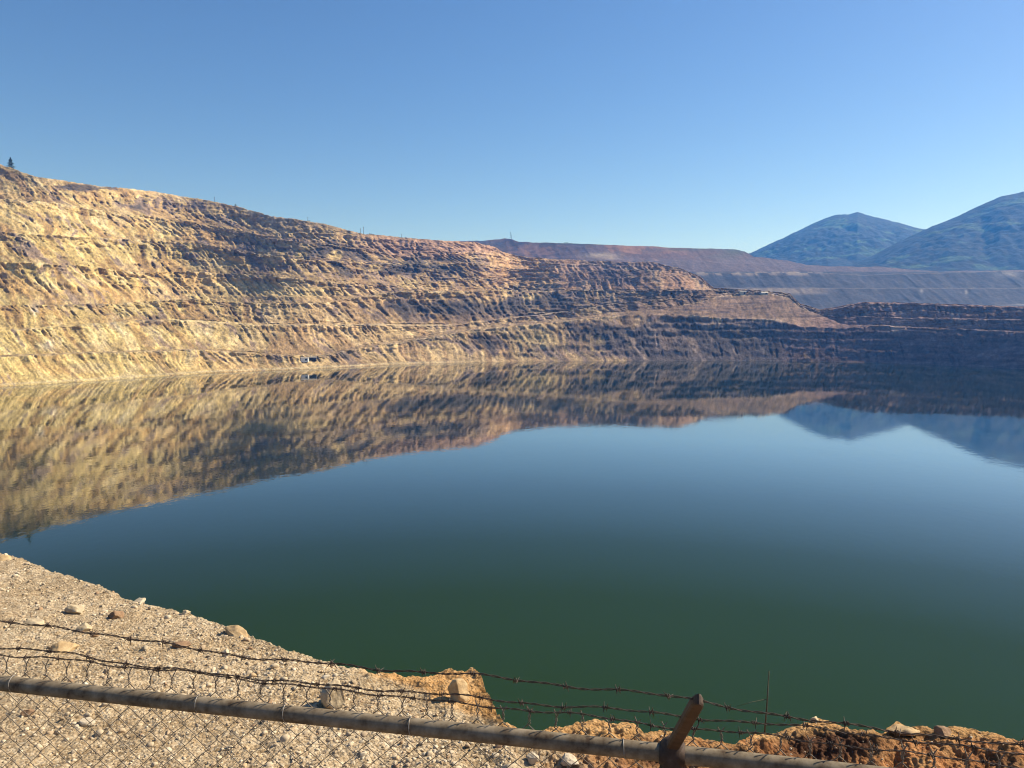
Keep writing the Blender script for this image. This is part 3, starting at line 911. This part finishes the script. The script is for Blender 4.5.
Ppost, s_post = rail_pt(672)
fence = empty('chain_link_fence', (Ppost[0], Ppost[1], GZ - GS * Ppost[1]))
tag(fence, 'weathered chain link fence with pipe top rail and three barbed wire strands', 'fence')
FO = np.array(fence.location)
S0, S1 = s_post - 6.1, s_post + 6.1


def fpart(mb, name, mat, smooth=True, parent=fence):
    mb.v = [q - FO for q in mb.v]
    return mb.build(name, mat, parent, smooth)


mb = MB(); n = 80
ss_ = np.linspace(S0 - .25, S1 + .25, n)
mb.tube(np.array([PLf + fd * s + np.array([0, 0, -.004 * math.sin((s - S0) / 3.05 * math.pi) ** 2]) for s in ss_]), RR, 24)
fpart(mb, 'top_rail', M_pipe)

# chain link fabric: every wire a zigzag that hooks its neighbours
mb = MB(); pw = .072; ph = .072; wr = .0016
gz = GZ - GS * Ppost[1] + .04
top = zr + .026
nz = int((top - gz) / (ph / 2))
hw = pw / 2
rm = np.random.RandomState(9)
for k in range(int(S0 / hw) - 1, int(S1 / hw) + 1):
    pts = []
    lean = rm.uniform(-.006, .006)
    for j in range(nz):
        side = (j + k) % 2
        z = top - j * ph / 2 + .0025 * math.sin(k * 1.7 + j)
        x = hw * (k + side) + (.003 if side else -.003) + .003 * math.sin(k * 2.3 + j * 1.1)
        off = RR + .004 + (.0022 if side else -.0022)
        c0 = PLf + fd * x + fn * off
        if j == 0:
            node = PLf + fd * (hw * (k + side)) + fn * (RR + .004)
            fl = -1 if side else 1
            pts.append([*(node + fd * (fl * .010 + lean))[:2], z + .046 + lean])
            pts.append([*(node + fd * (fl * .002 + lean * .6))[:2], z + .032])
            pts.append([*(node + fd * (-fl * .0025 + lean * .4))[:2], z + .020])
            pts.append([*(node + fd * (fl * .0025))[:2], z + .009])
        pts.append([c0[0], c0[1], z])
    mb.tube(pts, wr, 5, cap=False)
# bottom half of the rows only matters below the rail
fpart(mb, 'chain_link_mesh', M_zinc)

# tie wires round the rail
for px in (15, 200, 287, 412, 625):
    P, s = rail_pt(px)
    mb = MB()
    a = np.linspace(-.7, 4.6, 22)
    pts = [P + fd * (.010 * (t - 2) / 2.6 * .6) + fn * (-(RR + .0015) * math.sin(t)) + np.array([0, 0, (RR + .0015) * math.cos(t)]) for t in a]
    mb.tube(pts, .0012, 6)
    fpart(mb, 'tie_wire', M_tie)

# posts: the one in view and its neighbours
for i, s in enumerate((s_post, s_post - 3.05, s_post + 3.05, S0, S1)):
    P = PLf + fd * s
    c = P + fn * .0
    mb = MB()
    g0 = GZ - GS * P[1] - .3
    mb.tube([[c[0], c[1], g0], [c[0], c[1], zr - RR - .004]], .031, 20)
    post = fpart(mb, 'post', M_pipe)
    mb = MB()
    mb.tube([[c[0], c[1], zr - RR - .035], [c[0], c[1], zr - RR + .004], [c[0], c[1], zr + .03], [c[0], c[1], zr + .045]], [.031, .031, .029, .012], 20)
    mb.tube([P - fd * .032, P + fd * .032], RR + .005, 20)
    fpart(mb, 'rail_cap', M_arm, True, post)
    # arm leaning in toward the stand
    if i == 0:
        A1 = at(699, 699, P[1] - .40)
    A0 = P + np.array([0, 0, .018])
    dlt = A1 - (Ppost + np.array([0, 0, .018])) if i == 0 else dlt
    A1_ = A0 + dlt
    ax = dlt / np.linalg.norm(dlt)
    sd = fd - ax * fd.dot(ax); sd /= np.linalg.norm(sd)
    up = -np.cross(sd, ax)
    mb = MB()
    L = np.linalg.norm(dlt)
    # flattened bar with chamfered edges and a rounded tip
    W, D_, tk = .0145, .0105, .004
    sec = np.array([(-W, -D_ + tk), (-W, D_ - tk), (-W + tk, D_), (W - tk, D_), (W, D_ - tk), (W, -D_ + tk), (W - tk, -D_), (-W + tk, -D_)])
    stn = [0, .5, .9] + [.9 + .1 * math.sin(q * math.pi / 12) for q in range(1, 7)]
    fac = [1.12, 1.04, .97] + [.97 * math.cos(q * math.pi / 12) + .02 for q in range(1, 7)]
    vs = []
    for t, f in zip(stn, fac):
        vs += [A0 + ax * L * t + sd * q[0] * f + up * q[1] for q in sec]
    fs = []
    m_ = len(sec)
    for r in range(len(stn) - 1):
        for q in range(m_):
            q2 = (q + 1) % m_
            fs.append((r * m_ + q, r * m_ + q2, (r + 1) * m_ + q2, (r + 1) * m_ + q))
    fs.append(tuple(range(m_ - 1, -1, -1))); fs.append(tuple((len(stn) - 1) * m_ + q for q in range(m_)))
    mb.add(np.array(vs), fs)
    fpart(mb, 'barb_arm', M_arm, False, post)

# barbed wire: two twisted strands with barbs
fence_dlt = A1 - (Ppost + np.array([0, 0, .018]))
strands = [(.97, [(-300, 588), (-60, 613), (0, 620.5), (60, 629), (120, 636), (256, 659), (400, 669.5), (512, 679.5), (600, 688), (697, 700), (740, 709), (809, 720.5), (879, 729), (1024, 747), (1300, 783), (1500, 800)]),
           (.62, [(-300, 622), (-60, 640), (0, 646.5), (50, 651), (90, 658), (130, 664), (180, 670), (256, 679), (400, 691), (512, 701), (600, 709), (684, 716), (740, 721.5), (806, 727), (890, 738), (973, 748), (1300, 788), (1500, 808)]),
           (.30, [(-300, 630), (-60, 649), (0, 654.5), (60, 659), (110, 665), (160, 669), (256, 681), (400, 697), (512, 708.5), (600, 717.5), (674, 727), (746, 734), (800, 739), (900, 752), (1000, 765), (1300, 800), (1500, 822)])]
for q, (fr, ctl) in enumerate(strands):
    off = fence_dlt * fr
    off_n = off.dot(fn); off_f = off.dot(fd)
    lf = line(ctl)
    S = np.arange(S0 - .3, S1 + .3, .004)
    base = PLf[None] + fd[None] * (S[:, None] + off_f) + fn[None] * off_n
    # height from the sag curve; iterate for the column
    Zs = np.full(len(S), zr + off[2])
    for _ in range(6):
        pxs, _y = to_pix(base[:, 0], base[:, 1], Zs)
        e = elev(pxs, lf(pxs))
        Zs = H + e * base[:, 1]
    # beyond the stretch seen in the photograph the wire runs level from arm tip to arm tip
    vis = np.where((pxs > -60) & (pxs < 1084))[0]
    sl, sr = S[vis[0]], S[vis[-1]]
    wr_ = ss(sr, s_post + 3.05, S)
    wl = np.where(S < sl, np.clip((sl - S) / max(sl - (s_post - 3.05), .4), 0, 1), 0); wl = wl * wl * (3 - 2 * wl)
    wb = np.maximum(wl, wr_)
    Zs = Zs * (1 - wb) + (zr + off[2]) * wb
    kern = np.ones(61) / 61
    Zs = np.convolve(np.pad(Zs, 30, mode='edge'), kern, 'valid')
    wob = .0028 * np.sin(S * 17 + q) + .002 * np.sin(S * 41 + 2 * q)
    base[:, 2] = Zs + wob
    base += fn[None] * (.003 * np.sin(S * 13 + q * 2))[:, None]
    mb = MB()
    ph_ = S / .055 * 2 * math.pi
    for sg in (0, math.pi):
        o_ = .0014 * (np.cos(ph_ + sg)[:, None] * fn[None] + np.sin(ph_ + sg)[:, None] * np.array([[0, 0, 1.]]))
        mb.tube(base + o_, .00115, 5)
    r = np.random.RandomState(40 + q)
    sbar = S0 - .2 + .03 * q
    while sbar < S1 + .2:
        i = int((sbar - S[0]) / .004)
        if i >= len(base) - 6: break
        P = base[i]
        a0 = r.uniform(0, 3.1)
        # wraps
        t = np.linspace(0, 4 * math.pi, 18)
        mb.tube([P + fd * (.0045 * (x / (2 * math.pi) - 1)) + .0042 * (math.cos(x) * fn + math.sin(x) * np.array([0, 0, 1.])) for x in t], .0011, 5)
        for j in range(2):
            a = a0 + j * r.uniform(1.0, 1.9)
            d_ = math.cos(a) * fn + math.sin(a) * np.array([0, 0, 1.]) + fd * r.uniform(-.5, .5)
            d_ /= np.linalg.norm(d_)
            P2 = P + fd * (.004 if j else -.004)
            mb.tube([P2 - d_ * .0135, P2 - d_ * .004, P2 + d_ * .004, P2 + d_ * .0135], [.0005, .0012, .0012, .0005], 5)
        sbar += .108 + r.uniform(-.012, .012)
    fpart(mb, 'barbed_wire', M_barb)

# ------------------------------------------------------------------ dry stem behind the fence
P = ground_at(766, 731)
mb = MB()
d = P[1]
tip = at(769, 671, d + .05)
mb.tube([P + (0, 0, -.05), P * .55 + tip * .45 + (.006, 0, 0), tip], [.009, .0075, .0045], 6)
st = mb.build('dry_stem', mat_noise('dark_stem', [(.3, (.05, .045, .03)), (.7, (.10, .085, .055))], 20), None, True)
tag(st, 'thin dark dry stem standing upright behind the fence, right of the rusty post arm', 'stem')
mb = MB()
q0 = P * .45 + tip * .55
mb.tube([q0, at(752, 702, d), at(736, 706.5, d - .05)], [.004, .003, .0015], 5)
mb.build('twig', st.data.materials[0], st, True)

# ------------------------------------------------------------------ far objects on the pit rim
M_leaf = mat_noise('dark_needles', [(.3, (.018, .03, .016)), (.7, (.045, .065, .03))], .6)
M_bark = mat_noise('bark', [(.3, (.05, .035, .025)), (.7, (.11, .08, .055))], .8)
M_steel = mat_noise('dark_steel', [(.3, (.06, .055, .055)), (.7, (.13, .11, .10))], .5, 0, .7)
M_wood = mat_noise('pole_wood', [(.3, (.07, .05, .035)), (.7, (.13, .10, .07))], .5)
M_whitep = mat_noise('white_paint', [(.3, (.72, .71, .68)), (.7, (.82, .81, .79))], .4, 0, .6)
M_dull = mat_noise('dull_roof', [(.3, (.27, .235, .20)), (.7, (.36, .32, .27))], .4)
M_dark = mat_noise('dark_opening', [(.3, (.02, .02, .022)), (.7, (.035, .035, .04))], .4)
M_beige = mat_noise('beige_cladding', [(.3, (.46, .40, .31)), (.7, (.55, .48, .38))], .4)


def mpp(P):
    return P[1] / F             # metres per pixel at that point


def conifer(px, hpx, wpx, label):
    P = on_crest(px); k = mpp(P)
    Ht, Wd = hpx * k, wpx * k / 2
    root = empty('pine_tree', P + (0, 0, -.6))
    tag(root, label, 'tree')
    mb = MB(); mb.tube([(0, 0, -.5), (.1, 0, Ht * .5), (0, 0, Ht * .97)], [.32, .2, .05], 8)
    mb.build('trunk', M_bark, root, True)
    r = np.random.RandomState(3)
    mb = MB()
    for i in range(1500):
        t = r.uniform(.08, 1) ** .9
        rad = Wd * (1 - t) ** .8 * r.uniform(.25, 1.08) * (.8 + .35 * math.sin(t * 26)) + .15
        a = r.uniform(0, 6.28)
        c = np.array([math.cos(a) * rad, math.sin(a) * rad, Ht * t - .18 * rad])
        d1 = np.array([math.cos(a), math.sin(a), -.35]) * r.uniform(.5, .95); d2 = np.array([-math.sin(a), math.cos(a), r.uniform(-.3, .3)]) * r.uniform(.25, .5)
        mb.add([c - d1 * .5 - d2, c + d1, c - d1 * .5 + d2, c + np.array([0, 0, .3])], [(0, 1, 3), (1, 2, 3), (2, 0, 3), (0, 2, 1)])
    mb.build('crown', M_leaf, root)


conifer(11, 12, 9.5, 'lone dark pine tree on the skyline at the far left of the pit rim')


def shrub(px, hpx, wpx, label, seed):
    P = on_crest(px) if px < 560 else far_V[far_k, int(np.argmin(np.abs(far_cols - px)))]
    k = mpp(P); Ht, Wd = hpx * k, wpx * k
    r = np.random.RandomState(seed)
    mb = MB()
    for i in range(260):
        d_ = r.normal(size=3); d_ /= np.linalg.norm(d_); d_[2] = abs(d_[2])
        c = d_ * np.array([Wd / 2, Wd / 2, Ht]) * r.uniform(.45, 1) ** .5 * (.8 + .3 * math.sin(d_[0] * 5 + seed))
        a = r.normal(size=(3, 3)) * .45
        mb.add([c + a[0], c + a[1], c + a[2]], [(0, 1, 2)])
    o = mb.build('shrub', M_leaf)
    o.location = P + np.array([0, 0, -.3])
    tag(o, label, 'shrub', 'shrubs along the skyline of the rim')


shrub(235.5, 3.2, 4, 'round dark shrub on the left skyline, alone where the rim starts to fall steeply', 1)
shrub(309, 2.0, 5, 'low dark shrub on the pit rim, between the round shrub and the pair of poles', 2)
shrub(371, 1.6, 8, 'long low dark shrub on the pit rim just right of the pair of poles', 3)
shrub(154, 1.8, 6, 'flat dark shrub on the high rim, nearest to the pine tree among the shrubs', 4)
shrub(566, 1.5, 5, 'small dark shrub on the far reddish ridge, right of the headframe tower', 5)


def pole(px, hpx, label):
    P = on_crest(px); k = mpp(P); Ht = hpx * k
    root = empty('utility_pole', P + (0, 0, -.8)); root.rotation_euler = (0, 0, .3)
    tag(root, label, 'pole', 'poles along the pit rim')
    mb = MB(); mb.tube([(0, 0, -1), (0, 0, Ht)], [.42, .3], 8); mb.build('shaft', M_wood, root, True)
    mb = MB(); mb.box((0, -.3, Ht * .9), (2.6, .3, .35)); mb.build('crossarm', M_wood, root)


pole(360.5, 6, 'left and shorter utility pole of the close pair on the rim')
pole(363.5, 8.5, 'right and taller utility pole of the close pair on the rim')
pole(402, 4.5, 'single small utility pole on the rim right of the close pair')
pole(215, 6, 'single utility pole on the left skyline just left of the round shrub')
pole(308, 5.5, 'single utility pole on the rim above the low dark shrub')

# mine headframe on the knoll of the far ridge
P = far_V[far_k, int(np.argmin(np.abs(far_cols - 510.5)))]
k = mpp(P); hh = 6.5 * k
hf = empty('headframe_tower', P + (0, 0, -1.0))
tag(hf, 'small dark steel headframe tower on the reddish knoll of the skyline', 'tower')
for sx in (-1, 1):
    for sy in (-1, 1):
        mb = MB(); mb.tube([(sx * 2.6, sy * 2.6, -2), (sx * 1.2, sy * 1.2, hh)], .5, 6); mb.build('leg', M_steel, hf)
for z in (.3, .6, .9):
    w = 2.6 - 1.4 * z
    mb = MB()
    for a, b_ in (((-w, -w), (w, -w)), ((w, -w), (w, w)), ((w, w), (-w, w)), ((-w, w), (-w, -w))):
        mb.tube([(*a, hh * z), (*b_, hh * z)], .3, 5)
    mb.build('brace', M_steel, hf)
mb = MB(); mb.tube([(-.5, 0, hh + 1.2), (.5, 0, hh + 1.2)], 1.9, 16); mb.build('sheave_wheel', M_steel, hf)
mb = MB(); mb.tube([(6, 6, -2), (.8, .8, hh * .92)], .5, 6); mb.build('backstay', M_steel, hf)


def shed(name, px, py, wpx, hpx, wall, roof, label, cat, rz, door=True):
    P = on_bench(px, py); k = mpp(P)
    W, Hh, D_ = wpx * k, hpx * k, wpx * k * .6
    root = empty(name, P + (0, 0, .2), rz); tag(root, label, cat)
    mb = MB(); mb.box((0, 0, Hh * .5 - .8), (W, D_, Hh + 1.6)); mb.build('wall', wall, root)
    mb = MB()
    ov = .5
    y = D_ / 2 + ov; x = W / 2 + ov
    mb.add([(-x, -y, Hh + .02), (x, -y, Hh + .02), (x, y, Hh + .02), (-x, y, Hh + .02), (-x, 0, Hh + .3 * D_), (x, 0, Hh + .3 * D_)],
           [(0, 1, 5, 4), (2, 3, 4, 5), (0, 4, 3), (1, 2, 5), (0, 3, 2, 1)])
    mb.build('roof', roof, root)
    if door:
        mb = MB(); mb.box((W * .22, -D_ / 2 - .05, Hh * .42), (W * .3, .12, Hh * .8)); mb.build('door', M_dark, root)


shed('pump_shed', 305.5, 360.5, 7, 2.4, M_whitep, M_dull, 'small white walled pump shed on the shore at the foot of the pit wall', 'shed', .12)
shed('storage_shed', 314, 360, 6, 2.4, M_dark, M_dull, 'small dark storage shed with a dull roof next to the white pump shed', 'shed', .1, False)
shed('site_cabin', 743, 294.5, 6, 2.6, M_beige, M_dull, 'small beige site cabin at the back of the orange platform', 'cabin', -.1)
shed('site_trailer', 764, 294.5, 6.5, 1.4, M_beige, M_beige, 'low pale trailer on the orange platform, to the right of the beige cabin', 'trailer', .05)

# ------------------------------------------------------------------ air
mh = bpy.data.materials.new('thin_blue_haze'); mh.use_nodes = True
nt = mh.node_tree
for n in list(nt.nodes): nt.nodes.remove(n)
out = nt.nodes.new('ShaderNodeOutputMaterial'); pv = nt.nodes.new('ShaderNodeVolumePrincipled')
pv.inputs['Color'].default_value = (.075, .32, 1.0, 1)
pv.inputs['Absorption Color'].default_value = (1, 1, 1, 1)
pv.inputs['Density'].default_value = 1.05e-4
pv.inputs['Anisotropy'].default_value = .25
nt.links.new(pv.outputs[0], out.inputs['Volume'])
mb = MB(); mb.box((1000, 4500, 508), (26000, 11000, 1032))
hz = mb.build('haze', mh)
tag(hz, kind='stuff')

# ------------------------------------------------------------------ light
w = bpy.data.worlds.new('World'); scene.world = w; w.use_nodes = True
nt = w.node_tree
sky = nt.nodes.new('ShaderNodeTexSky'); sky.sky_type = 'NISHITA'; sky.sun_disc = False
sky.sun_elevation = SUN_EL; sky.sun_rotation = SUN_AZ
sky.altitude = 1700; sky.air_density = 1.0; sky.dust_density = 1.5; sky.ozone_density = 1.0
bg = nt.nodes['Background']; bg.inputs['Strength'].default_value = .067
hs = nt.nodes.new('ShaderNodeHueSaturation'); hs.inputs['Saturation'].default_value = 1.2
nt.links.new(sky.outputs[0], hs.inputs['Color']); tn = nt.nodes.new('ShaderNodeMix'); tn.data_type = 'RGBA'; tn.blend_type = 'MULTIPLY'; tn.inputs[0].default_value = 1.0; tn.inputs[7].default_value = (1.03, 1.02, 1.14, 1)
nt.links.new(hs.outputs['Color'], tn.inputs[6]); nt.links.new(tn.outputs[2], bg.inputs['Color'])
sd_ = bpy.data.lights.new('sun', 'SUN'); sd_.energy = 5.0; sd_.angle = R_(.53); sd_.color = (1, .93, .82)
so = bpy.data.objects.new('sun', sd_); col.objects.link(so)
dirv = Vector((math.sin(SUN_AZ) * math.cos(SUN_EL), math.cos(SUN_AZ) * math.cos(SUN_EL), math.sin(SUN_EL)))
so.rotation_euler = dirv.to_track_quat('Z', 'Y').to_euler()
so.location = (200, 100, 900)

# ------------------------------------------------------------------ render
scene.view_settings.view_transform = 'Standard'
scene.view_settings.look = 'None'
scene.view_settings.exposure = 0.79
scene.view_settings.gamma = 1.0
scene.render.engine = 'CYCLES'
scene.cycles.max_bounces = 6
scene.cycles.diffuse_bounces = 1
scene.cycles.glossy_bounces = 3
scene.cycles.volume_bounces = 0
scene.cycles.use_denoising = True
scene.cycles.denoiser = 'OPENIMAGEDENOISE'
scene.cycles.denoising_input_passes = 'RGB_ALBEDO_NORMAL'
scene.cycles.denoising_prefilter = 'ACCURATE'
scene.cycles.filter_width = 1.1
scene.cycles.use_adaptive_sampling = False
